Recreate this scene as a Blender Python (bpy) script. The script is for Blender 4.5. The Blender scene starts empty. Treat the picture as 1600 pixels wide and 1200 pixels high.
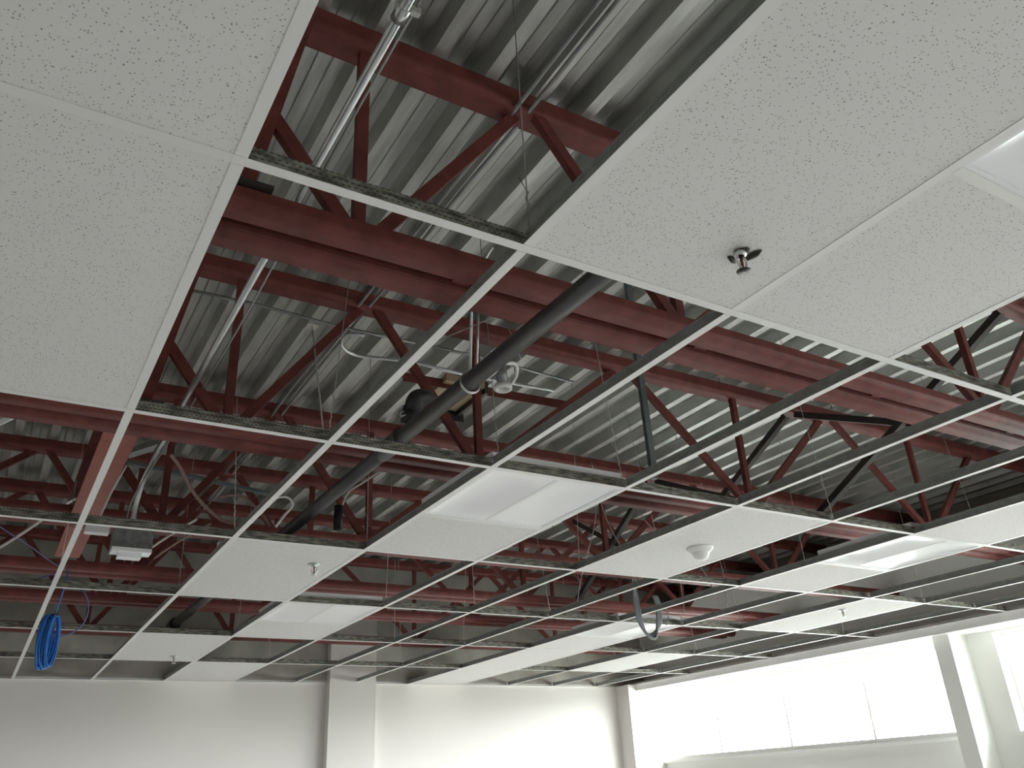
import bpy, math, random
from mathutils import Vector, Matrix
random.seed(7)
SC = bpy.context.scene
COL = SC.collection
PI = math.pi
H = 2.70            # height of the ceiling grid above the floor

# ------------------------------------------------------------------ camera
cam_d = bpy.data.cameras.new('camera'); cam = bpy.data.objects.new('camera', cam_d); COL.objects.link(cam)
cam_d.sensor_width = 36; cam_d.lens = 36 * 1306.27 / 1600; cam_d.clip_start = 0.02; cam_d.clip_end = 200
RM = Matrix(((0.85790797, -0.18499518, -0.47934402), (-0.51142963, -0.39703702, -0.76210323), (-0.0493319, 0.89896518, -0.43523324)))
CP = Vector((-0.22793, -1.24877, H - 1.04965))
cam.matrix_world = Matrix.Translation(CP) @ RM.to_4x4()
SC.camera = cam

# ------------------------------------------------------------------ world, daylight, exposure
SC.view_settings.view_transform = 'Standard'; SC.view_settings.look = 'None'
SC.view_settings.gamma = 1; SC.view_settings.use_curve_mapping = False
SC.view_settings.exposure = -0.12
SC.cycles.use_denoising = True
SC.cycles.max_bounces = 10; SC.cycles.diffuse_bounces = 7; SC.cycles.glossy_bounces = 5
SC.cycles.caustics_reflective = False; SC.cycles.caustics_refractive = False
SC.cycles.sample_clamp_indirect = 6
W = bpy.data.worlds.new('sky'); SC.world = W; W.use_nodes = True
bg = W.node_tree.nodes['Background']
def sky():      # bright overcast sky over pale ground
    nt = W.node_tree; N = nt.nodes; L = nt.links
    g = N.new('ShaderNodeTexCoord'); sp = N.new('ShaderNodeSeparateXYZ'); L.new(g.outputs['Generated'], sp.inputs[0])
    r = N.new('ShaderNodeValToRGB'); L.new(sp.outputs['Z'], r.inputs['Fac'])
    e = r.color_ramp.elements; e[0].position = 0.0; e[0].color = (*GROUND, 1); e[1].position = 0.03; e[1].color = (*HORIZON, 1)
    q = r.color_ramp.elements.new(0.5); q.color = (*ZENITH, 1)
    L.new(r.outputs['Color'], bg.inputs[0]); bg.inputs[1].default_value = SKY_STRENGTH
GROUND, HORIZON, ZENITH, SKY_STRENGTH = (0.30, 0.30, 0.29), (0.98, 0.965, 0.99), (0.98, 0.95, 1.0), 46.0
sky()
XW = 6.53           # edge of the ceiling along the window wall
XU = 7.60           # inner face of the outer wall above the ceiling
XG = 6.86           # inner face of the window wall, behind the recess
WB, WT = H - 0.84, H - 0.09     # window sill and head
WY = [(-4.8, 2.80), (3.22, 7.26)]
for k, (wa, wb) in enumerate(WY):       # portals that guide the sky light through the window openings
    d = bpy.data.lights.new('window_portal', 'AREA'); d.shape = 'RECTANGLE'; d.size = WT - WB; d.size_y = wb - wa; d.cycles.is_portal = True
    o = bpy.data.objects.new('window_portal', d); COL.objects.link(o); o.location = (XG + .2, (wa + wb) / 2, (WT + WB) / 2); o.rotation_euler = (0, PI / 2, 0)

sn = bpy.data.lights.new('added_sun', 'SUN'); sn.energy = 14; sn.angle = math.radians(2); sn.color = (1.0, 0.96, 0.93)  # sun added to bounce warm light off the unseen floor onto the tiles
so = bpy.data.objects.new('added_sun', sn); COL.objects.link(so)
so.rotation_euler = Vector((-0.74, 0.16, -0.66)).to_track_quat('-Z', 'Y').to_euler()

# ------------------------------------------------------------------ mesh helpers
class MB:
    def __init__(self): self.v = []; self.f = []; self.s = []
    def quadbox(self, p):                       # 8 corners: bottom 4 then top 4
        n = len(self.v); self.v += [tuple(q) for q in p]
        for f in ((3, 2, 1, 0), (4, 5, 6, 7), (0, 1, 5, 4), (1, 2, 6, 5), (2, 3, 7, 6), (3, 0, 4, 7)):
            self.f.append(tuple(n + i for i in f)); self.s.append(False)
        return self
    def box(self, x0, y0, z0, x1, y1, z1):
        return self.quadbox([(x0, y0, z0), (x1, y0, z0), (x1, y1, z0), (x0, y1, z0), (x0, y0, z1), (x1, y0, z1), (x1, y1, z1), (x0, y1, z1)])
    def bar(self, a, b, w, h, up=(0, 0, 1)):     # rectangular bar from a to b
        a = Vector(a); b = Vector(b); d = (b - a).normalized(); u = Vector(up)
        if abs(d.dot(u)) > 0.98: u = Vector((0, 1, 0))
        s = d.cross(u).normalized() * (w / 2); t = s.cross(d).normalized() * (h / 2)
        return self.quadbox([a - s - t, a + s - t, b + s - t, b - s - t, a - s + t, a + s + t, b + s + t, b - s + t])
    def angle(self, a, b, leg, th, up=(0, 1, 0)):  # L section
        a = Vector(a); b = Vector(b); d = (b - a).normalized(); u = Vector(up)
        s = d.cross(u).normalized()
        self.bar(a, b, leg, th, up)
        o = s * (leg / 2 - th / 2) + s.cross(d).normalized() * (leg / 2)
        return self.bar(a + o, b + o, th, leg, up)
    def tube(self, pts, r, n=10, caps=True, smooth=True):
        pts = [Vector(p) for p in pts]; base = len(self.v); m = len(pts)
        rr = r if isinstance(r, (list, tuple)) else [r] * m
        prev = None
        for i, p in enumerate(pts):
            d = (pts[min(i + 1, m - 1)] - pts[max(i - 1, 0)]).normalized()
            if prev is None:
                u = Vector((0, 0, 1)) if abs(d.z) < 0.9 else Vector((1, 0, 0))
                s = d.cross(u).normalized()
            else:
                s = (prev - d * prev.dot(d)).normalized()
            prev = s; t = d.cross(s)
            for k in range(n):
                a = 2 * PI * k / n; self.v.append(tuple(p + (s * math.cos(a) + t * math.sin(a)) * rr[i]))
        for i in range(m - 1):
            for k in range(n):
                k2 = (k + 1) % n
                self.f.append((base + i * n + k, base + i * n + k2, base + (i + 1) * n + k2, base + (i + 1) * n + k)); self.s.append(smooth)
        if caps:
            self.f.append(tuple(base + k for k in range(n))[::-1]); self.s.append(False)
            self.f.append(tuple(base + (m - 1) * n + k for k in range(n))); self.s.append(False)
        return self
    def lathe(self, prof, c, axis=(0, 0, -1), n=24):   # profile [(radius, distance along axis)]
        c = Vector(c); a = Vector(axis).normalized()
        u = a.orthogonal().normalized(); w = a.cross(u); base = len(self.v)
        for r, h in prof:
            for k in range(n):
                t = 2 * PI * k / n; self.v.append(tuple(c + a * h + (u * math.cos(t) + w * math.sin(t)) * max(r, 1e-5)))
        for i in range(len(prof) - 1):
            for k in range(n):
                k2 = (k + 1) % n
                self.f.append((base + i * n + k, base + i * n + k2, base + (i + 1) * n + k2, base + (i + 1) * n + k)); self.s.append(True)
        return self
    def profile(self, pts, x0, x1, axis='x', closed=True, smooth=False):   # extrude a 2D section
        n = len(self.v); m = len(pts)
        for q in (x0, x1):
            for a, b in pts: self.v.append((q, a, b) if axis == 'x' else (a, q, b))
        for k in range(m if closed else m - 1):
            k2 = (k + 1) % m
            self.f.append((n + k, n + k2, n + m + k2, n + m + k)); self.s.append(smooth)
        if closed:
            self.f.append(tuple(range(n, n + m))[::-1]); self.f.append(tuple(range(n + m, n + 2 * m))); self.s += [False, False]
        return self
    def build(self, name, mat, parent=None, loc=None):
        me = bpy.data.meshes.new(name); v = self.v
        if parent is not None or loc is not None:
            o0 = Vector(loc) if loc is not None else WORLD.get(parent.name, Vector((0, 0, 0)))
            v = [tuple(Vector(p) - o0) for p in v]
        me.from_pydata(v, [], self.f)
        me.polygons.foreach_set('use_smooth', self.s)
        me.materials.append(M[mat]); me.update()
        o = bpy.data.objects.new(name, me); COL.objects.link(o)
        if loc is not None: o.location = loc; WORLD[o.name] = Vector(loc)
        elif parent is not None: WORLD[o.name] = WORLD.get(parent.name, Vector((0, 0, 0)))
        if parent is not None: o.parent = parent
        return o
WORLD = {}
def empty(name, loc, label, cat, group=None):
    o = bpy.data.objects.new(name, None); COL.objects.link(o); o.location = loc; o.empty_display_size = 0.05
    WORLD[o.name] = Vector(loc); return tag(o, label, cat, group)
def tag(o, label, cat, group=None):
    o['label'] = label; o['category'] = cat
    if group: o['group'] = group
    return o
def struct(o): o['kind'] = 'structure'; return o
def Z(z): return H + z
def arc(c, r, a0, a1, n, u, v):
    c = Vector(c); u = Vector(u); v = Vector(v)
    return [c + u * (r * math.cos(a0 + (a1 - a0) * i / n)) + v * (r * math.sin(a0 + (a1 - a0) * i / n)) for i in range(n + 1)]
def smooth_path(pts, n=6):
    P = [Vector(p) for p in pts]; P = [P[0]] + P + [P[-1]]; out = []
    for i in range(1, len(P) - 2):
        for k in range(n):
            t = k / n; a, b, c, d = P[i - 1], P[i], P[i + 1], P[i + 2]
            out.append(0.5 * ((2 * b) + (c - a) * t + (2 * a - 5 * b + 4 * c - d) * t * t + (3 * b - a - 3 * c + d) * t ** 3))
    out.append(P[-2]); return out

# ------------------------------------------------------------------ materials
M = {}
def mat(name, col, rough=0.6, metal=0.0, spec=0.5, noise=0.0, nscale=8.0, bump=0.0, bscale=40.0, col2=None, stretch=None):
    m = bpy.data.materials.new(name); m.use_nodes = True; nt = m.node_tree; N = nt.nodes; L = nt.links
    b = N['Principled BSDF']; b.inputs['Roughness'].default_value = rough; b.inputs['Metallic'].default_value = metal
    b.inputs['Specular IOR Level'].default_value = spec; b.inputs['Base Color'].default_value = (*col, 1)
    g = N.new('ShaderNodeNewGeometry'); src = g.outputs['Position']
    if stretch:
        mp = N.new('ShaderNodeMapping'); mp.inputs['Scale'].default_value = stretch; L.new(src, mp.inputs['Vector']); src = mp.outputs['Vector']
    if noise or col2:
        t = N.new('ShaderNodeTexNoise'); t.inputs['Scale'].default_value = nscale; t.inputs['Detail'].default_value = 5; L.new(src, t.inputs['Vector'])
        r = N.new('ShaderNodeValToRGB'); r.color_ramp.elements[0].position = 0.32; r.color_ramp.elements[1].position = 0.68
        c2 = col2 or tuple(c * (1 - noise) for c in col)
        r.color_ramp.elements[0].color = (*c2, 1); r.color_ramp.elements[1].color = (*col, 1)
        L.new(t.outputs['Fac'], r.inputs['Fac']); L.new(r.outputs['Color'], b.inputs['Base Color'])
    if bump:
        t2 = N.new('ShaderNodeTexNoise'); t2.inputs['Scale'].default_value = bscale; t2.inputs['Detail'].default_value = 3; L.new(src, t2.inputs['Vector'])
        bp = N.new('ShaderNodeBump'); bp.inputs['Strength'].default_value = bump; bp.inputs['Distance'].default_value = 0.002
        L.new(t2.outputs['Fac'], bp.inputs['Height']); L.new(bp.outputs['Normal'], b.inputs['Normal'])
    M[name] = m; return m
mat('wall_paint', (0.76, 0.735, 0.70), 0.7, bump=0.1, bscale=120)
mat('wall_paint_green', (0.86, 0.87, 0.83), 0.7, bump=0.1, bscale=120)
mat('bare_block', (0.50, 0.485, 0.43), 0.9, noise=0.35, nscale=3.0, bump=0.5, bscale=60)
mat('concrete_floor', (0.70, 0.69, 0.675), 0.6, noise=0.12, nscale=1.4)
mat('white_trim', (0.90, 0.90, 0.88), 0.45)
mat('tee_white', (0.80, 0.80, 0.78), 0.4)
mat('galvanized', (0.40, 0.43, 0.41), 0.42, metal=0.5, noise=0.25, nscale=30, bump=0.05)
mat('deck_metal', (0.60, 0.61, 0.58), 0.40, metal=0.7, noise=0.30, nscale=5, bump=0.12, bscale=25, stretch=(6, 0.7, 1))
mat('red_primer', (0.185, 0.049, 0.042), 0.5, spec=0.3, noise=0.35, nscale=14, bump=0.12, bscale=80)
mat('red_primer_lit', (0.33, 0.085, 0.06), 0.5, noise=0.2, nscale=10)  # lighter copy of the red primer: light from below put into the colour
mat('dark_primer', (0.045, 0.035, 0.032), 0.6, noise=0.3, nscale=12)
mat('strut_green', (0.16, 0.20, 0.20), 0.5, metal=0.4, noise=0.2)
mat('black_pipe', (0.13, 0.13, 0.125), 0.38, metal=0.3, noise=0.5, nscale=9, bump=0.1, stretch=(1, 0.4, 1))
mat('dull_conduit', (0.36, 0.37, 0.37), 0.38, metal=0.7, noise=0.3, nscale=10)
mat('emt', (0.66, 0.68, 0.68), 0.32, metal=0.9, noise=0.1, nscale=20)
mat('black_rubber', (0.02, 0.02, 0.022), 0.55)
mat('steel_wire', (0.34, 0.34, 0.33), 0.45, metal=0.6)
mat('pale_wire', (0.62, 0.60, 0.56), 0.5)
mat('brown_flex', (0.36, 0.24, 0.20), 0.6)
mat('grey_flex', (0.24, 0.26, 0.28), 0.5, bump=0.3, bscale=300)
mat('blue_cable', (0.02, 0.17, 0.58), 0.4, noise=0.2, nscale=60)
mat('violet_cable', (0.12, 0.13, 0.34), 0.5)
mat('white_plastic', (0.78, 0.78, 0.76), 0.35)
mat('white_enamel', (0.86, 0.87, 0.88), 0.3)
mat('box_metal', (0.36, 0.38, 0.38), 0.5, metal=0.5, noise=0.4, nscale=40)
mat('beige_board', (0.50, 0.40, 0.24), 0.8, noise=0.25, nscale=12)
mat('dark_bronze', (0.05, 0.047, 0.04), 0.4, metal=0.6)
mat('bulb_red', (0.16, 0.03, 0.025), 0.2)
mat('blue_tape', (0.03, 0.12, 0.28), 0.5)

def tile_mat():
    m = bpy.data.materials.new('fissured_tile'); m.use_nodes = True; nt = m.node_tree; N = nt.nodes; L = nt.links
    b = N['Principled BSDF']; b.inputs['Roughness'].default_value = 0.9; b.inputs['Specular IOR Level'].default_value = 0.15
    g = N.new('ShaderNodeNewGeometry')
    def dots(scale, lo, hi, keep):
        v = N.new('ShaderNodeTexVoronoi'); v.inputs['Scale'].default_value = scale; v.voronoi_dimensions = '3D'
        mp = N.new('ShaderNodeMapping'); mp.inputs['Scale'].default_value = (1, 1, 0.01); L.new(g.outputs['Position'], mp.inputs['Vector'])
        nz = N.new('ShaderNodeTexNoise'); nz.inputs['Scale'].default_value = scale * 1.7; L.new(mp.outputs['Vector'], nz.inputs['Vector'])
        ad = N.new('ShaderNodeVectorMath'); ad.operation = 'MULTIPLY_ADD'; ad.inputs[1].default_value = (0.35 / scale,) * 3
        L.new(nz.outputs['Color'], ad.inputs[0]); L.new(mp.outputs['Vector'], ad.inputs[2]); L.new(ad.outputs[0], v.inputs['Vector'])
        r = N.new('ShaderNodeMapRange'); r.inputs['From Min'].default_value = lo; r.inputs['From Max'].default_value = hi
        r.inputs['To Min'].default_value = 1; r.inputs['To Max'].default_value = 0; L.new(v.outputs['Distance'], r.inputs['Value'])
        sp = N.new('ShaderNodeSeparateColor'); L.new(v.outputs['Color'], sp.inputs[0])
        gt = N.new('ShaderNodeMath'); gt.operation = 'GREATER_THAN'; gt.inputs[1].default_value = keep; L.new(sp.outputs[0], gt.inputs[0])
        mu = N.new('ShaderNodeMath'); mu.operation = 'MULTIPLY'; L.new(r.outputs[0], mu.inputs[0]); L.new(gt.outputs[0], mu.inputs[1])
        return mu.outputs[0]
    d1 = dots(165, 0.15, 0.29, 0.42); d2 = dots(85, 0.10, 0.21, 0.80)
    mx = N.new('ShaderNodeMath'); mx.operation = 'MAXIMUM'; L.new(d1, mx.inputs[0]); L.new(d2, mx.inputs[1])
    dm = N.new('ShaderNodeMath'); dm.operation = 'MULTIPLY'; dm.inputs[1].default_value = 0.78; L.new(mx.outputs[0], dm.inputs[0])
    mix = N.new('ShaderNodeMix'); mix.data_type = 'RGBA'; mix.inputs['A'].default_value = (0.78, 0.78, 0.76, 1); mix.inputs['B'].default_value = (0.16, 0.155, 0.14, 1)
    L.new(dm.outputs[0], mix.inputs['Factor']); L.new(mix.outputs['Result'], b.inputs['Base Color'])
    M['tile'] = m
tile_mat()
def tee_stem_mat():
    m = bpy.data.materials.new('slotted_galvanized_steel'); m.use_nodes = True; nt = m.node_tree; N = nt.nodes; L = nt.links
    b = N['Principled BSDF']; b.inputs['Roughness'].default_value = 0.45; b.inputs['Metallic'].default_value = 0.35
    g = N.new('ShaderNodeNewGeometry'); sp = N.new('ShaderNodeSeparateXYZ'); L.new(g.outputs['Position'], sp.inputs[0])
    ad = N.new('ShaderNodeMath'); ad.operation = 'ADD'; L.new(sp.outputs['X'], ad.inputs[0]); L.new(sp.outputs['Y'], ad.inputs[1])
    cb = N.new('ShaderNodeCombineXYZ'); L.new(ad.outputs[0], cb.inputs[0]); L.new(sp.outputs['Z'], cb.inputs[1])
    n = N.new('ShaderNodeTexNoise'); n.inputs['Scale'].default_value = 1; n.inputs['Detail'].default_value = 4
    mp = N.new('ShaderNodeMapping'); mp.inputs['Scale'].default_value = (22, 90, 1); L.new(cb.outputs[0], mp.inputs['Vector']); L.new(mp.outputs[0], n.inputs['Vector'])
    br = N.new('ShaderNodeTexBrick'); br.inputs['Scale'].default_value = 1; br.offset = 0.5
    br.inputs['Color1'].default_value = (0, 0, 0, 1); br.inputs['Color2'].default_value = (0, 0, 0, 1); br.inputs['Mortar'].default_value = (1, 1, 1, 1)
    br.inputs['Brick Width'].default_value = 0.013; br.inputs['Row Height'].default_value = 0.0095; br.inputs['Mortar Size'].default_value = 0.0035
    mp2 = N.new('ShaderNodeMapping'); mp2.inputs['Location'].default_value = (0, 0.003, 0); L.new(cb.outputs[0], mp2.inputs['Vector']); L.new(mp2.outputs[0], br.inputs['Vector'])
    r = N.new('ShaderNodeValToRGB'); r.color_ramp.elements[0].position = 0.38; r.color_ramp.elements[1].position = 0.62
    r.color_ramp.elements[0].color = (0.11, 0.105, 0.085, 1); r.color_ramp.elements[1].color = (0.36, 0.36, 0.31, 1); L.new(n.outputs['Fac'], r.inputs['Fac'])
    mix = N.new('ShaderNodeMix'); mix.data_type = 'RGBA'; mix.inputs['A'].default_value = (0.05, 0.05, 0.04, 1)
    L.new(br.outputs['Color'], mix.inputs['Factor']); L.new(r.outputs['Color'], mix.inputs['B']); L.new(mix.outputs['Result'], b.inputs['Base Color'])
    M['tee_slots'] = m
tee_stem_mat()
def glass_mat():
    m = bpy.data.materials.new('window_glass'); m.use_nodes = True; nt = m.node_tree; N = nt.nodes; L = nt.links
    N.remove(N['Principled BSDF']); t = N.new('ShaderNodeBsdfTransparent'); g = N.new('ShaderNodeBsdfGlossy'); g.inputs['Roughness'].default_value = 0.02
    x = N.new('ShaderNodeMixShader'); x.inputs[0].default_value = 0.06; t.inputs[0].default_value = (0.95, 0.98, 0.97, 1)
    L.new(t.outputs[0], x.inputs[1]); L.new(g.outputs[0], x.inputs[2]); L.new(x.outputs[0], N['Material Output'].inputs['Surface'])
    M['glass'] = m
glass_mat()

# ------------------------------------------------------------------ room shell
XL, YB, YF = -4.6, -5.2, 7.32
ZD = Z(1.21)            # underside of the low ribs of the roof deck
struct(MB().box(XL - .2, YB - .2, -0.2, XU + .2, YF + .3, 0).build('floor', 'concrete_floor'))
far = struct(MB().box(XL - .2, YF, 0, XU + .2, YF + .2, Z(0)).build('wall_far', 'wall_paint'))
MB().box(2.76, YF - .11, 0, 3.25, YF, Z(0)).build('pilaster', 'wall_paint', far)
MB().box(XL - .2, YF, Z(0), XU + .2, YF + .2, Z(1.4)).build('bare_upper_wall', 'bare_block', far)
MB().box(2.76, YF - .11, Z(0), 3.25, YF, Z(0.75)).build('painted_upper_pilaster', 'wall_paint', far)
MB().box(XL, YF - .10, Z(0.78), XW, YF, Z(0.90)).build('bond_ledge', 'bare_block', far)
struct(MB().box(XL - .2, YB, 0, XL, YF, Z(1.4)).build('wall_left', 'wall_paint'))
struct(MB().box(XL - .2, YB - .2, 0, XU + .2, YB, Z(1.4)).build('wall_back', 'wall_paint'))
# window wall: below the sill, above the head, piers
rw = MB(); rw.box(XG, YB, 0, XG + .25, YF, WB)
for a, b in ((YB, WY[0][0]), (WY[0][1], WY[1][0]), (WY[1][1], YF)): rw.box(XG, a, WB, XG + .25, b, WT)
rw.box(XG, YB, WT, XG + .25, YF, Z(0.80)); rw.box(XG, YB, Z(.80), XU + .2, YF, Z(.85))
right = struct(rw.build('wall_right', 'wall_paint_green'))
MB().box(6.61, 3.03, 0, XG, 3.18, WT + .02).build('pier_casing', 'wall_paint_green', right)
MB().box(6.41, 7.08, 0, XG, YF, Z(0)).build('end_pier', 'wall_paint', right)
struct(MB().box(XW, YB, WT + .02, XG, YF, Z(0.0)).build('trim_3', 'white_trim'))
MB().box(XU, YB, Z(0.85), XU + .2, YF, Z(1.4)).build('bare_upper_wall', 'bare_block', right)
for k, (a, b) in enumerate(WY):
    fr = MB(); x0, x1 = XG + .12, XG + .16
    fr.box(x0, a, WB, x1, a + .05, WT); fr.box(x0, b - .05, WB, x1, b, WT); fr.box(x0 + .001, a + .05, WB, x1 - .001, b - .05, WB + .04); fr.box(x0 + .001, a + .05, WT - .04, x1 - .001, b - .05, WT)
    w = struct(fr.build('window_%d' % (k + 1), 'white_trim'))
    n = 4 if k else 7; st = (b - a) / n
    for i in range(1, n): MB().box(x0, a + i * st - .012, WB + .04, x1, a + i * st + .012, WT - .04).build('mullion', 'white_trim', w)
    for i in range(n): MB().box(x0 + .025, a + i * st + .018, WB + .04, x0 + .031, a + (i + 1) * st - .018, WT - .04).build('pane', 'glass', w)
    MB().box(XG - .03, a - .01, WB - .03, XG + .12, b + .01, WB).build('window_sill', 'white_trim', w)

# roof deck: three inch ribs running along Y
PIT = 0.2065; X0 = 0.478 - 30 * PIT
pr = []
x = X0
dk = MB(); sec = []
while x < XU + .1:
    # side, narrow rib bottom, side, wide recess with two stiffening grooves
    sec += [(x - 0.008, ZD + .075), (x + 0.008, ZD), (x + 0.056, ZD), (x + 0.072, ZD + .075),
            (x + 0.098, ZD + .075), (x + 0.102, ZD + .070), (x + 0.106, ZD + .075),
            (x + 0.150, ZD + .075), (x + 0.154, ZD + .070), (x + 0.158, ZD + .075)]
    x += PIT
dk.profile(sec, YB, YF + .2, axis='y', closed=False)
deck = struct(dk.build('ceiling', 'deck_metal'))
top = MB().box(XL - .2, YB, ZD + .078, XU + .2, YF + .2, ZD + .12).build('deck_topping', 'bare_block', deck)
clips = MB()
for i in range(46):
    kx = random.randint(24, 56); y = random.uniform(-0.9, 5.5); xx = X0 + kx * PIT + 0.03; l = random.uniform(.015, .04)
    clips.bar((xx, y, ZD), (xx + random.uniform(-.01, .01), y + random.uniform(-.01, .01), ZD - l), .005, .003)
cl = clips.build('screw_tips', 'dark_bronze', deck); cl['kind'] = 'stuff'

# ------------------------------------------------------------------ steel joists
JY = [0.657, 2.165, 3.62, 4.80, 5.72, 7.00]
JN = ['nearest of the row', 'second from the camera', 'third from the camera', 'fourth from the camera', 'fifth from the camera', 'hard against the far wall']
TOPN = [-4.0, -2.1, -0.16, 1.09, 2.68, 4.47, 6.2]
BOTN = [-3.05, -1.15, 0.47, 1.70, 3.58, 5.36]
ZT, ZB = Z(1.13), Z(0.35)
XC = 7.55
def tube_sec(y0, y1, z, h, r, n=6):
    """rolled chord with a rounded near bottom edge"""
    pts = [(y0, z + h)] + [(y0 + r - r * math.cos(PI / 2 * i / n), z + r - r * math.sin(PI / 2 * i / n)) for i in range(n + 1)]
    return pts + [(y1, z), (y1, z + h)]
for k, y in enumerate(JY):
    j = empty('steel_joist', (0, y, ZB), 'red primed open-web steel joist under the metal deck, ' + JN[k], 'joist', 'open-web joists under the roof deck')
    tc = MB(); s = .066
    tc.profile(tube_sec(y - .045, y + .045, ZT, ZD - ZT - .001, .030), XL, XC, smooth=False)
    tc.box(XL, y + .051, ZT + .012, XC, y + .062, ZD - .001)
    tc.build('top_chord', 'red_primer', j)
    bc = MB()
    bc.profile(tube_sec(y - .076, y - .004, ZB, .058, .034), XL, XG - .006)
    bc.profile(tube_sec(y + .050, y + .137, ZB, .058, .040), XL, XG - .006)
    for q in range(12): bc.box(XL + .4 + q, y - .006, ZB + .03, XL + .46 + q, y + .052, ZB + .05)
    bc.build('bottom_chord', 'red_primer', j)
    def web(xa, za, xb, zb, w=.042, h=.03, nm='web', mt='red_primer', dy=0.0):
        d = Vector((xb - xa, 0, zb - za)).normalized()
        MB().bar((xa, y + dy, za), (xb, y + dy, zb), w, h, up=(0, 1, 0)).build(nm, mt, j)
    zt, zb = ZT + .02, ZB + .05
    for x in BOTN:
        web(x, zb, x, zt, .036, .03, 'vertical_web')
        for t in TOPN:
            if abs(t - x) < 1.1 or (x < 0 and abs(t - x) < 1.9 and (t < x or t - x < 1.1)):
                if abs(t - x) < 1.1: web(x + (.03 if t > x else -.03), zb, t - (.03 if t > x else -.03), zt, .042, .03, 'diagonal_web', dy=.02 if t > x else -.02)
    if k < 2:
        web(.125, zb + .02, .262, zt + .02, .055, .05, 'end_post', dy=-.03)
        MB().box(.04, y - .09, ZB + .066, .20, y + .06, ZB + .078).build('bearing_plate', 'dark_primer', j)

# bridging between joists at X = 4.1
for k in range(3):
    a, b = JY[k], JY[k + 1]
    nm = ['first and second', 'second and third', 'third and fourth'][k]
    g = empty('cross_bridging', (4.1, (a + b) / 2, Z(.7)), 'dark crossed angle bracing bolted between the %s steel joists' % nm, 'brace', 'joist bridging')
    MB().angle((4.08, a + .02, Z(1.12)), (4.08, b - .02, Z(.38)), .04, .005, up=(1, 0, 0)).build('brace', 'dark_primer', g)
    MB().angle((4.13, a + .02, Z(.42)), (4.13, b - .02, Z(1.12)), .04, .005, up=(1, 0, 0)).build('brace', 'dark_primer', g)
for k in (1, 2):
    a, b = JY[k], JY[k + 1]
    tag(MB().angle((4.16, a + .1, Z(1.05)), (4.16, b - .1, Z(1.05)), .05, .006).build('bridging_bar', 'red_primer'),
        'red level bar joining the tops of the %s steel joists' % ['', 'second and third', 'third and fourth'][k], 'brace', 'level bridging bars')
# low beam running away from the second joist on the left
ib = empty('steel_beam', (0.05, 3.3, Z(.35)), 'red primed beam running away above the first grid line from the second joist', 'beam')
MB().box(.015, 2.27, Z(.355), .150, 4.45, Z(.368)).build('bottom_flange', 'red_primer_lit', ib)
MB().box(.077, 2.27, Z(.368), .089, 4.45, Z(.60)).build('beam_web', 'red_primer', ib)
MB().box(.015, 2.27, Z(.60), .150, 4.45, Z(.612)).build('top_flange', 'red_primer', ib)
# odd red cross bar
tag(MB().angle((1.36, 2.33, Z(.90)), (2.36, 2.27, Z(.90)), .05, .006).build('cross_bar', 'red_primer'), 'short loose red angle iron crossing behind the dark sprinkler pipe', 'bar')

# ------------------------------------------------------------------ ceiling grid
U, V = 0.61, 1.22
ORD = ['nearest', 'second', 'third', 'fourth', 'fifth', 'sixth']
NUM = ['', 'first', 'second', 'third', 'fourth', 'fifth', 'sixth', 'seventh', 'eighth', 'ninth', 'tenth', 'eleventh', 'twelfth']
def tee_section(c):   # stem and bulb as closed section around c
    return [(c - .0008, .0012), (c + .0008, .0012), (c + .0008, .030), (c + .0035, .031), (c + .0035, .039), (c - .0035, .039), (c - .0035, .031), (c - .0008, .030)]
for jn in range(6):
    y = jn * V
    t = empty('main_tee', (2, y, Z(0)), 'long white main tee with slotted stem, %s' % ('nearest to the camera' if jn == 0 else ORD[jn] + ' from the camera'), 'ceiling tee', 'main tees of the grid')
    MB().box(XL, y - .012, Z(0), XW - .012, y + .012, Z(.0011)).build('flange', 'tee_white', t)
    MB().profile([(a, Z(b)) for a, b in tee_section(y)], XL, XW - .012).build('slotted_stem', 'tee_slots', t)
def vis(pts, mg=120):
    for p in pts:
        d = RM.transposed() @ (Vector(p) - CP)
        if d.z < -.05:
            x = 800 + 1306.27 * d.x / -d.z; y = 600 - 1306.27 * d.y / -d.z
            if -mg < x < 1600 + mg and -mg < y < 1200: return True
    return False
def short_tee(parts_label, xa, ya, xb, yb, group):
    t = empty('cross_tee', ((xa + xb) / 2, (ya + yb) / 2, Z(0)), parts_label, 'ceiling tee', group)
    if xa == xb:
        MB().box(xa - .012, ya, Z(0), xa + .012, yb, Z(.0011)).build('flange', 'tee_white', t)
        MB().profile([(a, Z(b)) for a, b in tee_section(xa)], ya, yb, axis='y').build('stem', 'galvanized', t)
    else:
        MB().box(xa, ya - .012, Z(0), xb, ya + .012, Z(.0011)).build('flange', 'tee_white', t)
        MB().profile([(a, Z(b)) for a, b in tee_section(ya)], xa, xb).build('stem', 'galvanized', t)
for jn in range(-1, 6):
    for i in range(0, 11):
        x = i * U; ya = jn * V + .013; yb = (jn + 1) * V - .013
        if jn == 5: yb = YF - .012
        pts = [(x, ya + (yb - ya) * q / 8, H) for q in range(9)]
        if not vis(pts, 40): continue
        where = 'before the nearest main tee' if jn < 0 else ('between the sixth main tee and the far wall' if jn == 5 else 'between the %s and %s main tees' % (ORD[jn], ORD[jn + 1]))
        short_tee('cross tee %s, %s from the window wall' % (where, NUM[11 - i] if i < 10 else 'first'), x, ya, x, yb, 'cross tees of the grid')
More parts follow.
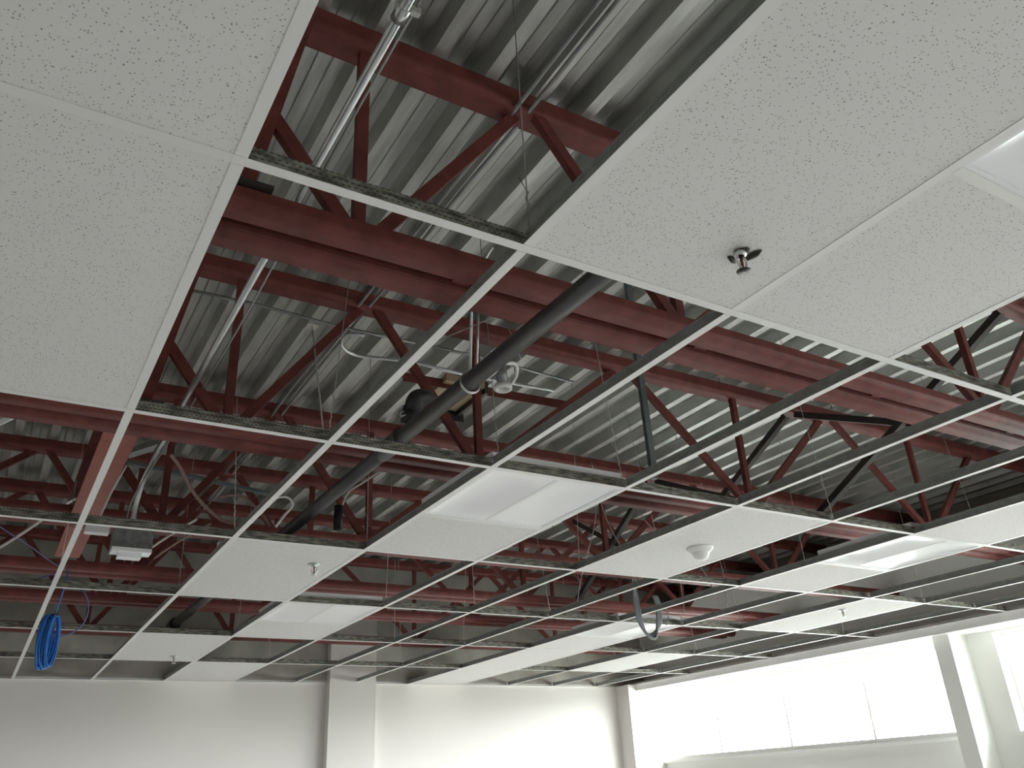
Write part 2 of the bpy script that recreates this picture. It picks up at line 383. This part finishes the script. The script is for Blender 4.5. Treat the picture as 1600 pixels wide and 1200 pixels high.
# half-way tees beside the troffers
for i, jn, lab in ((2, -1, 'nearest, at the frame edge'), (2, 1, 'near the dark sprinkler pipe'), (6, 1, 'nearest to the window wall'), (2, 3, 'third along the same column'), (6, 3, 'behind the hanging grey coil')):
    short_tee('short cross tee holding the end of the troffer %s' % lab, i * U + .013, (jn + .5) * V, (i + 1) * U - .013, (jn + .5) * V, 'short cross tees')
# wall angles
struct(MB().box(XL, YF - .022, Z(-.001), XW, YF, Z(0)).box(XL, YF - .002, Z(0), XW, YF, Z(.02)).build('trim_1', 'tee_white'))
struct(MB().box(XW - .022, YB, Z(-.001), XW, YF - .022, Z(0)).box(XW - .002, YB, Z(0), XW, YF - .022, Z(.02)).build('trim_2', 'tee_white'))

def tile(i, ya, yb, label, xa=None, xb=None):
    x0 = (i * U + .004) if xa is None else xa; x1 = ((i + 1) * U - .004) if xb is None else xb
    o = MB().box(0, 0, 0, x1 - x0, yb - ya, .016).build('ceiling_tile', 'tile', loc=(0, 0, 0)); o.location = (x0, ya, Z(.0016))
    return tag(o, label, 'ceiling tile', 'lay-in ceiling tiles')
def full(i, jn, label): return tile(i, jn * V + .004, (jn + 1) * V - .004 - (.004 if jn == 5 else 0), label)
full(-1, -1, 'speckled white ceiling tile before the nearest main tee, farthest from the windows')
full(-1, 0, 'speckled white ceiling tile just past the nearest main tee, alone on that side')
full(1, -1, 'large speckled tile pierced by the nearest sprinkler head')
tile(2, -.5 * V + .004, -.004, 'speckled half tile between the nearest troffer and the nearest main tee')
full(6, 0, 'plain white tile nearest to the window wall, next to a troffer')
full(4, 1, 'white ceiling tile with the domed sensor in it')
full(1, 2, 'white ceiling tile with a small sprinkler beside the end of the pipe run')
full(8, 2, 'cream-lit ceiling tile with a sprinkler close to the windows')
full(6, 4, 'long white tile second from the far wall, following the grey coil')
full(6, 5, 'white tile touching the far wall just past its pilaster')
full(1, 4, 'white tile with a tiny sprinkler second from the far wall')
full(2, 5, 'white tile touching the far wall before its pilaster')
full(8, 4, 'cream-lit long tile near the far end of the window wall')
tile(2, 1.5 * V + .004, 2 * V - .004, 'half tile beyond the troffer beside the pipe')
tile(6, 1.5 * V + .004, 2 * V - .004, 'half tile beyond the troffer nearest to the window wall')
tile(2, 3.5 * V + .004, 4 * V - .004, 'small half tile beyond the distant troffer of the second column')
tile(6, 3.5 * V + .004, 4 * V - .004, 'half tile beyond the troffer behind the hanging grey coil')

def troffer(i, ya, label):
    x0, x1 = i * U + .005, (i + 1) * U - .005; y0, y1 = ya + .005, ya + .5 * V - .005
    t = empty('troffer_light', ((x0 + x1) / 2, (y0 + y1) / 2, Z(.0015)), label, 'light fixture', 'unlit square troffers')
    cx = (x0 + x1) / 2; w = .03
    h = MB()
    for (a, b, c, d) in ((x0, y0, x1, y0 + .018), (x0, y1 - .018, x1, y1), (x0, y0 + .018, x0 + .018, y1 - .018), (x1 - .018, y0 + .018, x1, y1 - .018)):
        h.box(a, b, Z(.0016), c, d, Z(.006))
    h.box(x0, y0, Z(.062), x1, y1, Z(.066))
    h.box(x0, y0, Z(.006), x0 + .002, y1, Z(.062)); h.box(x1 - .002, y0, Z(.006), x1, y1, Z(.062))
    h.box(x0, y0, Z(.006), x1, y0 + .002, Z(.062)); h.box(x0, y1 - .002, Z(.006), x1, y1, Z(.062))
    h.build('housing', 'white_enamel', t)
    for sd in (-1, 1):
        xe = x0 + .018 if sd < 0 else x1 - .018; m = MB(); nx, ny = 12, 12; xi = cx + sd * .012
        for a in range(ny + 1):
            fy = a / ny; e = min(1, 5 * min(fy, 1 - fy)); e = e * e * (3 - 2 * e)
            for b in range(nx + 1):
                q = b / nx; m.v.append((xe + (xi - xe) * q, y0 + .018 + (y1 - y0 - .036) * fy, Z(.0045 + (.022 if sd < 0 else .008) * e * math.sin(PI * q ** .7))))
        for a in range(ny):
            for b in range(nx):
                p = a * (nx + 1) + b; m.f.append((p, p + 1, p + nx + 2, p + nx + 1)); m.s.append(True)
        m.build('reflector', 'white_enamel', t)
    MB().profile([(cx - .012, Z(.005)), (cx, Z(.003)), (cx + .012, Z(.005)), (cx + .010, Z(.012)), (cx - .010, Z(.012))], y0 + .018, y1 - .018, axis='y').build('centre_rib', 'white_plastic', t)
troffer(2, -V, 'troffer light cut by the frame edge, nearest to the camera')
troffer(2, V, 'unlit troffer light beside the sprinkler pipe, past the second main tee')
troffer(6, V, 'unlit troffer light nearest to the window wall')
troffer(2, 3 * V, 'small distant troffer light past the fourth main tee, nearer the blue coil')
troffer(6, 3 * V, 'distant troffer light behind the hanging grey coil')

# ------------------------------------------------------------------ sprinkler heads
def sprinkler(x, y, label, wings=False):
    t = empty('sprinkler', (x, y, Z(0)), label, 'sprinkler', 'pendent sprinkler heads')
    MB().lathe([(.011, -.03), (.011, .004), (.014, .004), (.014, .012), (.008, .014)], (x, y, Z(0))).build('body', 'emt', t)
    f = MB()
    for s in (-1, 1): f.tube(smooth_path([(x + s * .009, y, Z(-.012)), (x + s * .015, y, Z(-.026)), (x + s * .010, y, Z(-.040)), (x, y, Z(-.048))], 4), .0028, 6)
    f.build('frame_arms', 'emt', t)
    MB().tube([(x, y, Z(-.012)), (x, y, Z(-.044))], .0035, 8).build('glass_bulb', 'bulb_red', t)
    d = MB().lathe([(.0, .048), (.006, .049), (.016, .052), (.016, .0535), (0, .0535)], (x, y, Z(0)))
    d.build('deflector', 'dark_bronze' if wings else 'emt', t)
    if wings:
        for cx, cy, a, l, w in ((.003, -.004, 2.2, .036, .024), (.036, -.003, -1.35, .050, .020), (.007, .030, .25, .036, .014)):
            # bent dark tabs of the rough opening, standing just under the tile
            c = Vector((x + cx, y + cy, Z(-.004)))
            m = MB(); n = 14; u = Vector((math.cos(a), math.sin(a), 0)); v = Vector((-math.sin(a), math.cos(a), 0))
            b0 = len(m.v); m.v.append(tuple(c + Vector((0, 0, -.006))))
            for ring, zz in ((.6, -.005), (1.0, 0.0035)):
                for q in range(n):
                    th = 2 * PI * q / n; m.v.append(tuple(c + u * (math.cos(th) * l / 2 * ring) + v * (math.sin(th) * w / 2 * ring) + Vector((0, 0, zz))))
            for q in range(n):
                m.f.append((b0, b0 + 1 + (q + 1) % n, b0 + 1 + q)); m.s.append(True)
                m.f.append((b0 + 1 + q, b0 + 1 + (q + 1) % n, b0 + 1 + n + (q + 1) % n, b0 + 1 + n + q)); m.s.append(True)
            m.build('escutcheon_tab', 'dark_bronze', t)
    else:
        MB().lathe([(.012, -.001), (.030, -.001), (.030, .002), (.020, .006), (.012, .006)], (x, y, Z(0))).build('escutcheon', 'emt', t)
sprinkler(1.043, -.208, 'sprinkler head with dark bent tabs in the nearest speckled tile', True)
sprinkler(1.085, 2.77, 'small sprinkler head under the tile beside the pipe end')
sprinkler(5.04, 2.80, 'small sprinkler head under the cream-lit tile by the windows')
sprinkler(1.02, 5.85, 'tiny sprinkler head farthest away, near the far wall')
s = empty('domed_sensor', (2.77, 1.82, Z(0)), 'white domed sensor under the tile past the second main tee', 'sensor')
MB().lathe([(.066, -.001), (.068, .006), (.062, .012), (.050, .024), (.046, .026)], (2.77, 1.82, Z(0)), n=32).build('base_ring', 'white_plastic', s)
MB().lathe([(.047, .024), (.040, .044), (.030, .056), (.016, .062), (0, .064)], (2.77, 1.82, Z(0)), n=32).build('dome', 'white_plastic', s)

# ------------------------------------------------------------------ pipes and conduits above the grid
pp = empty('sprinkler_pipe', (.99, 1.3, Z(.17)), 'dark steel sprinkler pipe running the length of the open grid', 'pipe')
MB().tube([(1.01, -1.1, Z(.17)), (.97, 1.48, Z(.17))], .030, 20).build('pipe_length', 'black_pipe', pp)
MB().tube([(.97, 1.62, Z(.17)), (.92, 5.40, Z(.165))], .030, 20).build('pipe_length', 'black_pipe', pp)
MB().tube([(.97, 1.46, Z(.17)), (.968, 1.64, Z(.17))], .038, 20).build('grooved_coupling', 'black_pipe', pp)
MB().tube([(.92, 5.38, Z(.165)), (.919, 5.52, Z(.165))], .040, 16).build('end_cap', 'black_rubber', pp)
hg = empty('pipe_hanger', (1.0, 1.0, Z(.17)), 'shiny band hanger with twin rods holding the dark pipe', 'pipe hanger')
MB().tube(arc((.985, .94, Z(.17)), .034, 0, 2 * PI, 24, (1, 0, 0), (0, 0, 1)), .006, 8).build('band', 'emt', hg)
MB().tube([(.985, .94, Z(.20)), (.985, .90, Z(.56)), (1.0, .78, Z(.62))], .0055, 8).build('rod', 'emt', hg)
MB().tube([(1.01, .94, Z(.20)), (1.012, .90, Z(.55))], .004, 8).build('rod', 'emt', hg)
# black coupling above the pipe
bcp = empty('hose_coupling', (1.03, 1.62, Z(.32)), 'black rubber coupling with silver clamps above the dark pipe', 'coupling')
MB().tube([(.985, 1.43, Z(.215)), (.985, 1.40, Z(.275))], .033, 20).build('rubber_sleeve', 'black_rubber', bcp)
for zz in (.245, .262): MB().tube(arc((.985, 1.425, Z(zz - .01)), .035, 0, 2 * PI, 24, (1, 0, 0), (0, 1, 0)), .003, 6).build('clamp_band', 'emt', bcp)
MB().tube(smooth_path([(.985, 1.40, Z(.265)), (.99, 1.38, Z(.30)), (1.04, 1.40, Z(.325)), (1.10, 1.46, Z(.325))], 5), .031, 14).build('elbow', 'black_rubber', bcp)
# white ring fitting
wr = empty('ring_fitting', (1.24, 1.15, Z(.30)), 'small white ring fitting on a curled arm next to the pipe band', 'fitting')
MB().lathe([(.020, -.02), (.034, -.005), (.036, .006), (.033, .012), (.022, .012), (.020, 0), (.016, -.01), (0, -.01)], (1.24, 1.15, Z(.30)), n=24).build('ring', 'white_plastic', wr)
MB().tube([(1.235, 1.14, Z(.31)), (1.215, 1.12, Z(.36))], .022, 14).build('neck', 'box_metal', wr)
MB().tube(smooth_path([(1.006, 1.0, Z(.18)), (1.12, 1.02, Z(.27)), (1.18, 1.05, Z(.335)), (1.25, 1.07, Z(.36)), (1.275, 1.11, Z(.335)), (1.262, 1.13, Z(.305))], 6), .007, 8).build('curled_arm', 'white_plastic', wr)
# beige backed damper box
db = empty('damper_box', (1.75, 2.45, Z(.9)), 'beige faced metal box with a black end, half hidden by the pipe', 'box')
MB().box(1.58, 2.27, Z(.90), 1.81, 2.60, Z(.94)).build('beige_face', 'beige_board', db)
MB().box(1.812, 2.27, Z(.87), 1.832, 2.61, Z(.94)).build('side_rail', 'dark_bronze', db)
MB().box(1.75, 2.61, Z(.84), 1.86, 2.67, Z(.90)).build('black_end', 'black_rubber', db)
# conduits
cd = empty('conduit', (.31, 1.5, Z(.53)), 'bright steel conduit running away beside the first grid line', 'conduit')
MB().tube([(.305, -1.2, Z(.53)), (.305, 2.2, Z(.53)), (.30, 2.62, Z(.50))], .0125, 14).build('conduit_length', 'emt', cd)
MB().tube(smooth_path([(.30, 2.58, Z(.50)), (.285, 2.80, Z(.46)), (.262, 2.98, Z(.34)), (.258, 3.02, Z(.13))], 6), .0135, 12).build('bent_length', 'emt', cd)
MB().lathe([(.0125, -.02), (.018, -.02), (.018, .02), (.0125, .02)], (.305, -.02, Z(.53)), axis=(0, 1, 0), n=16).build('coupling', 'emt', cd)
MB().box(.29, -.03, Z(.542), .35, -.015, Z(.56)).build('clamp', 'pale_wire', cd)
tag(MB().tube(smooth_path([(.345, -1.2, Z(.55)), (.338, .3, Z(.56)), (.35, 1.4, Z(.54)), (.345, 2.2, Z(.54)), (.31, 2.72, Z(.47)), (.24, 3.0, Z(.3)), (.23, 3.04, Z(.10))], 6), .004, 8).build('armoured_cable', 'steel_wire'), 'thin dark cable strapped along the bright steel conduit', 'cable')
for k, (xx, zz, lab) in enumerate(((1.03, 1.14, 'thin steel conduit under the deck, nearer the dark pipe side'), (1.085, 1.145, 'thin steel conduit under the deck, paired with its twin'))):
    p = [(xx, -1.2, Z(zz)), (xx, .2, Z(zz))] + [(xx + .004 * math.sin(q * 1.9 + k), .2 + q * .5, Z(zz - .004 * (q % 2))) for q in range(1, 14)]
    tag(MB().tube(smooth_path(p, 3), .0085, 8).build('thin_conduit', 'dull_conduit'), lab, 'conduit', 'thin conduits under the deck')
tag(MB().tube([(-.2, 2.35, Z(1.13)), (.58, 2.335, Z(1.13)), (1.04, 2.364, Z(1.13)), (1.83, 2.345, Z(1.13)), (2.5, 2.39, Z(1.13))], .008, 8).build('thin_conduit', 'dull_conduit'), 'thin conduit crossing straight under the deck ribs just past the second joist', 'conduit', 'thin conduits under the deck')
tag(MB().tube(smooth_path([(1.16, 2.385, Z(1.125)), (1.10, 2.40, Z(1.125)), (1.075, 2.45, Z(1.125)), (1.095, 2.54, Z(1.125)), (1.17, 2.60, Z(1.125)), (1.26, 2.605, Z(1.125)), (1.5, 2.555, Z(1.125)), (1.87, 2.565, Z(1.125)), (2.45, 2.53, Z(1.125))], 6), .010, 10).build('thin_conduit', 'emt'), 'thin conduit making a tight hairpin bend under the deck', 'conduit', 'thin conduits under the deck')
# vertical strut and a few drop rods
tag(MB().bar((2.05, 1.30, Z(1.209)), (2.06, 1.30, Z(.10)), .03, .02).build('drop_strut', 'strut_green'), 'grey steel strut hanging down from the deck to the second main tee', 'strut')
tag(MB().bar((.17, 3.84, Z(.80)), (1.25, 4.14, Z(.80)), .035, .02).build('cross_strut', 'strut_green'), 'dark green steel strut crossing behind the joint of the bent conduit', 'strut')
tag(MB().bar((.20, 3.20, Z(.60)), (.34, 3.02, Z(.62)), .05, .03).build('channel_offcut', 'galvanized'), 'slanted galvanized channel offcut beside the red beam', 'channel')
# electrical box with white covers
eb = empty('electrical_box', (.23, 2.97, Z(.08)), 'grey metal electrical box fed by the bent conduit', 'electrical box')
MB().box(.175, 2.90, Z(.03), .345, 3.02, Z(.13)).build('box_body', 'box_metal', eb)
MB().box(.17, 2.86, Z(.012), .34, 2.94, Z(.03)).build('flange_plate', 'white_enamel', eb)
MB().box(.20, 2.87, Z(-.012), .30, 2.93, Z(.012)).build('lower_cover', 'white_enamel', eb)
tag(MB().bar((.05, 2.9, Z(.105)), (.15, 2.9, Z(.105)), .05, .03).build('white_bracket', 'white_enamel'), 'white bracket beside the electrical box, near the first grid line', 'bracket', 'white brackets')
tag(MB().bar((.64, 2.9, Z(.09)), (.69, 2.9, Z(.09)), .04, .03).build('white_bracket', 'white_enamel'), 'small white bracket touching the tile with the pipe-side sprinkler', 'bracket', 'white brackets')
def flex(pts, r, mt, label, cat='cable', name='flexible_conduit', group=None):
    return tag(MB().tube(smooth_path(pts, 7), r, 8).build(name, mt), label, cat, group)
flex([(.36, 2.85, Z(.50)), (.42, 2.9, Z(.46)), (.52, 2.95, Z(.34)), (.66, 3.0, Z(.25)), (.78, 3.02, Z(.24))], .009, 'brown_flex', 'brown flexible conduit drooping behind the bent steel conduit')
flex([(.62, 2.9, Z(.33)), (.72, 2.9, Z(.35)), (.80, 2.85, Z(.28)), (.86, 2.8, Z(.18))], .008, 'brown_flex', 'brown flexible conduit arching above the third main tee')
flex([(.17, 2.8, Z(.40)), (.13, 2.9, Z(.28)), (.10, 2.95, Z(.15))], .005, 'pale_wire', 'pale wire falling beside the bent conduit', name='loose_wire')
flex([(.50, 2.75, Z(.16)), (.44, 3.0, Z(.15)), (.40, 3.25, Z(.15)), (.36, 3.5, Z(.14))], .006, 'pale_wire', 'pale cable whip lying past the electrical box', name='cable_whip')
flex([(.575, 2.8, Z(.16)), (.50, 3.1, Z(.15)), (.44, 3.45, Z(.14))], .005, 'brown_flex', 'brown cable whip beside the pale one', name='cable_whip')
flex([(-.33, 3.72, Z(.16)), (-.269, 3.561, Z(.16)), (-.152, 3.121, Z(.16)), (-.11, 2.95, Z(.17))], .007, 'pale_wire', 'pale conduit stub crossing the far corner cell of the frame', name='conduit_stub')
tag(MB().tube([(-.52, 3.30, Z(.60)), (-.32, 2.88, Z(.60))], .018, 12).build('conduit_stub', 'emt'), 'bright steel conduit stub below the second joist at the frame edge', 'conduit')
tag(MB().tube([(-.03, 4.30, Z(.60)), (.06, 4.02, Z(.60))], .012, 12).build('conduit_stub', 'emt'), 'bright steel conduit stub beside the red beam', 'conduit')
flex([(.72, 2.30, Z(.15)), (.79, 2.32, Z(.175)), (.83, 2.34, Z(.15)), (.80, 2.36, Z(.10)), (.77, 2.38, Z(.05))], .006, 'pale_wire', 'pale wire curling over the tile with the pipe-side sprinkler', name='loose_wire')
tag(MB().tube([(1.12, 2.55, Z(.24)), (1.12, 2.55, Z(.12))], .022, 14).build('black_sleeve', 'black_rubber'), 'short black sleeve hanging beside the far stretch of the dark pipe', 'sleeve')
flex([(1.13, 2.53, Z(.24)), (1.15, 2.50, Z(.30)), (1.19, 2.45, Z(.33)), (1.24, 2.3, Z(.36))], .005, 'pale_wire', 'wire leading up from the short black sleeve', name='loose_wire')

# hanging coils
bl = empty('cable_coil', (.033, 3.85, Z(-.24)), 'bright blue cable coil hanging through the grid', 'cable coil')
lp = MB()
for k in range(22):
    a = random.uniform(.82, 1.0); ph = random.uniform(-.12, .12); cx = .033 + random.uniform(-.026, .026); off = random.uniform(-.03, .03)
    pts = arc((cx, 3.85 + off, Z(-.238)), 1, 0, 2 * PI, 26, (.030 * a, .03 * a, .012), (.006 * ph * 10, .01, .145 * a))
    lp.tube(pts, .0042, 6, caps=False)
lp.build('loops', 'blue_cable', bl)
MB().tube(smooth_path([(.045, 3.84, Z(-.09)), (.06, 3.8, Z(.02)), (.065, 3.78, Z(.12))], 5), .004, 8).build('hanging_end', 'blue_cable', bl)
MB().tube(arc((.045, 3.85, Z(-.105)), .02, 0, 2 * PI, 12, (1, 0, 0), (0, 1, 0)), .004, 6).build('tie', 'black_rubber', bl)
flex([(.10, 3.85, Z(.09)), (.17, 3.86, Z(.02)), (.20, 3.87, Z(-.05)), (.19, 3.87, Z(-.13)), (.14, 3.86, Z(-.19)), (.08, 3.86, Z(-.21))], .0035, 'violet_cable', 'violet-blue cable looping beside the hanging blue coil', name='loose_cable')
flex([(-.42, 2.9, Z(.17)), (-.284, 3.183, Z(.16)), (-.148, 3.477, Z(.16)), (-.029, 3.75, Z(.155)), (.05, 3.85, Z(.14))], .0035, 'violet_cable', 'violet-blue cable running over the grid towards the blue coil', name='loose_cable')
flex([(-.35, 3.75, Z(.03)), (-.15, 3.78, Z(.05)), (-.02, 3.80, Z(.09)), (.05, 3.8, Z(.14))], .0035, 'violet_cable', 'violet-blue cable sagging in from the frame edge above the blue coil', name='loose_cable')
gc = empty('flex_coil', (3.64, 3.3, Z(-.05)), 'grey flexible conduit loop hanging below the grid', 'cable coil')
gl = MB()
for q in (-.014, 0, .014):
    gl.tube(smooth_path([(3.545 + q, 3.30 + q, Z(.20)), (3.545 + q, 3.30, Z(.08)), (3.56 + q, 3.30, Z(-.06)), (3.61, 3.3 + q, Z(-.15 + q)), (3.67, 3.3 + q, Z(-.155 + q)), (3.725 + q, 3.3, Z(-.07)), (3.74 + q, 3.30, Z(.05)), (3.72 + q, 3.3, Z(.12))], 6), .010, 8)
gl.build('loops', 'grey_flex', gc)
MB().tube(smooth_path([(3.56, 3.3, Z(.18)), (3.565, 3.33, Z(.26)), (3.55, 3.56, Z(.352))], 4), .006, 8).build('hanging_end', 'pale_wire', gc)
MB().tube(smooth_path([(3.62, 3.3, Z(.20)), (3.625, 3.33, Z(.28)), (3.64, 3.56, Z(.352))], 4), .005, 8).build('hanging_end', 'pale_wire', gc)
flex([(3.80, 3.3, Z(.05)), (3.82, 3.3, Z(-.02)), (3.79, 3.3, Z(-.08))], .004, 'grey_flex', 'short grey cable end beside the hanging grey loop', name='loose_cable')

# ------------------------------------------------------------------ hanger wires
HN = [(1, 0), (3, 0), (0, 1), (1, 1), (2, 1), (3, 1), (5, 1), (7, 1), (1, 2), (2, 2), (4, 2), (5, 2), (7, 2), (9, 2),
      (0, 3), (1, 3), (3, 3), (4, 3), (5, 3), (7, 3), (8, 3), (10, 3), (0, 4), (2, 4), (4, 4), (5, 4), (7, 4), (9, 4), (3, 5), (5, 5), (8, 5), (9, 5)]
rnd = random.Random(3)
for (i, jn) in HN:
    x, y = i * U + rnd.uniform(-.02, .04), jn * V; tx, ty = rnd.uniform(-.04, .12), rnd.uniform(-.05, .25)
    if (i, jn) == (1, 0): x, tx, ty = .625, .02, .03
    side = sorted([a for a, b in HN if b == jn], reverse=True).index(i) + 1
    lab = 'thin hanger wire rising from the %s main tee, %s from the window wall' % (ORD[jn], NUM[side])
    w = MB(); a = Vector((x, y, Z(.034))); b = Vector((x + tx, y + ty, ZD))
    w.tube([a, b], .0016, 6)
    d = (b - a); pts = []
    for q in range(17):
        c = a + d * (.02 + .10 * q / 16); pts.append(c + Vector((math.cos(q * 1.3), math.sin(q * 1.3), 0)) * .0035)
    pts.append(a + d * .15 + Vector((-.014, .01, 0))); w.tube(pts, .0014, 5)
    tag(w.build('hanger_wire', 'steel_wire' if i < 3 and jn < 2 else 'pale_wire'), lab, 'wire', 'ceiling hanger wires')
for n_, (x, y, tx, ty) in enumerate(((3.38, 3.10, .05, .3), (3.9, 2.9, -.1, .5), (4.3, 3.2, .22, .25), (4.55, 3.5, -.12, .2), (3.15, 3.45, .3, .1))):
    flex([(x, y, Z(.05)), (x + tx * .3, y + ty * .2, Z(.3)), (x + tx, y + ty, Z(.7)), (x + tx * 1.3, y + ty * 1.4, Z(1.15))], .003, 'pale_wire',
         'loose pale wire %s the hanging grey coil' % ['rising just nearer the camera than', 'leaning out to the window side in front of', 'first on the window side of', 'second and farther on the window side of', 'leaning in from the far wall side of'][n_], 'wire', 'loose_wire')
# slack pair of wires near the top of the opening
flex([(1.13, -.6, Z(1.19)), (1.14, -.42, Z(.95)), (1.17, -.25, Z(.62)), (1.19, -.05, Z(.22))], .0035, 'steel_wire', 'slack steel wire slanting past the nearest joist to the speckled tile', 'wire', 'loose_wire')
flex([(1.12, -.6, Z(1.19)), (1.128, -.42, Z(.95)), (1.162, -.25, Z(.62)), (1.185, -.05, Z(.22))], .0025, 'steel_wire', 'thinner wire running with the slack one to the speckled tile', 'wire', 'loose_wire')

tag(MB().tube([(.93, 2.55, ZD), (.60, 1.26, Z(.04))], .003, 6).box(.90, 2.52, ZD - .006, .96, 2.58, ZD).build('splay_rod', 'pale_wire'), 'thin pale rod slanting from a small plate under the deck to the second main tee', 'rod')
for (a, b, lab) in (((1.02, .78, Z(.36)), (.86, .95, Z(.30)), 'fine wire leaning away from the windows beside the pipe hanger'), ((1.03, .78, Z(.36)), (1.10, .80, Z(.22)), 'fine wire leaning towards the windows beside the pipe hanger')):
    tag(MB().tube([a, b], .0018, 6).build('tie_wire', 'steel_wire'), lab, 'wire')
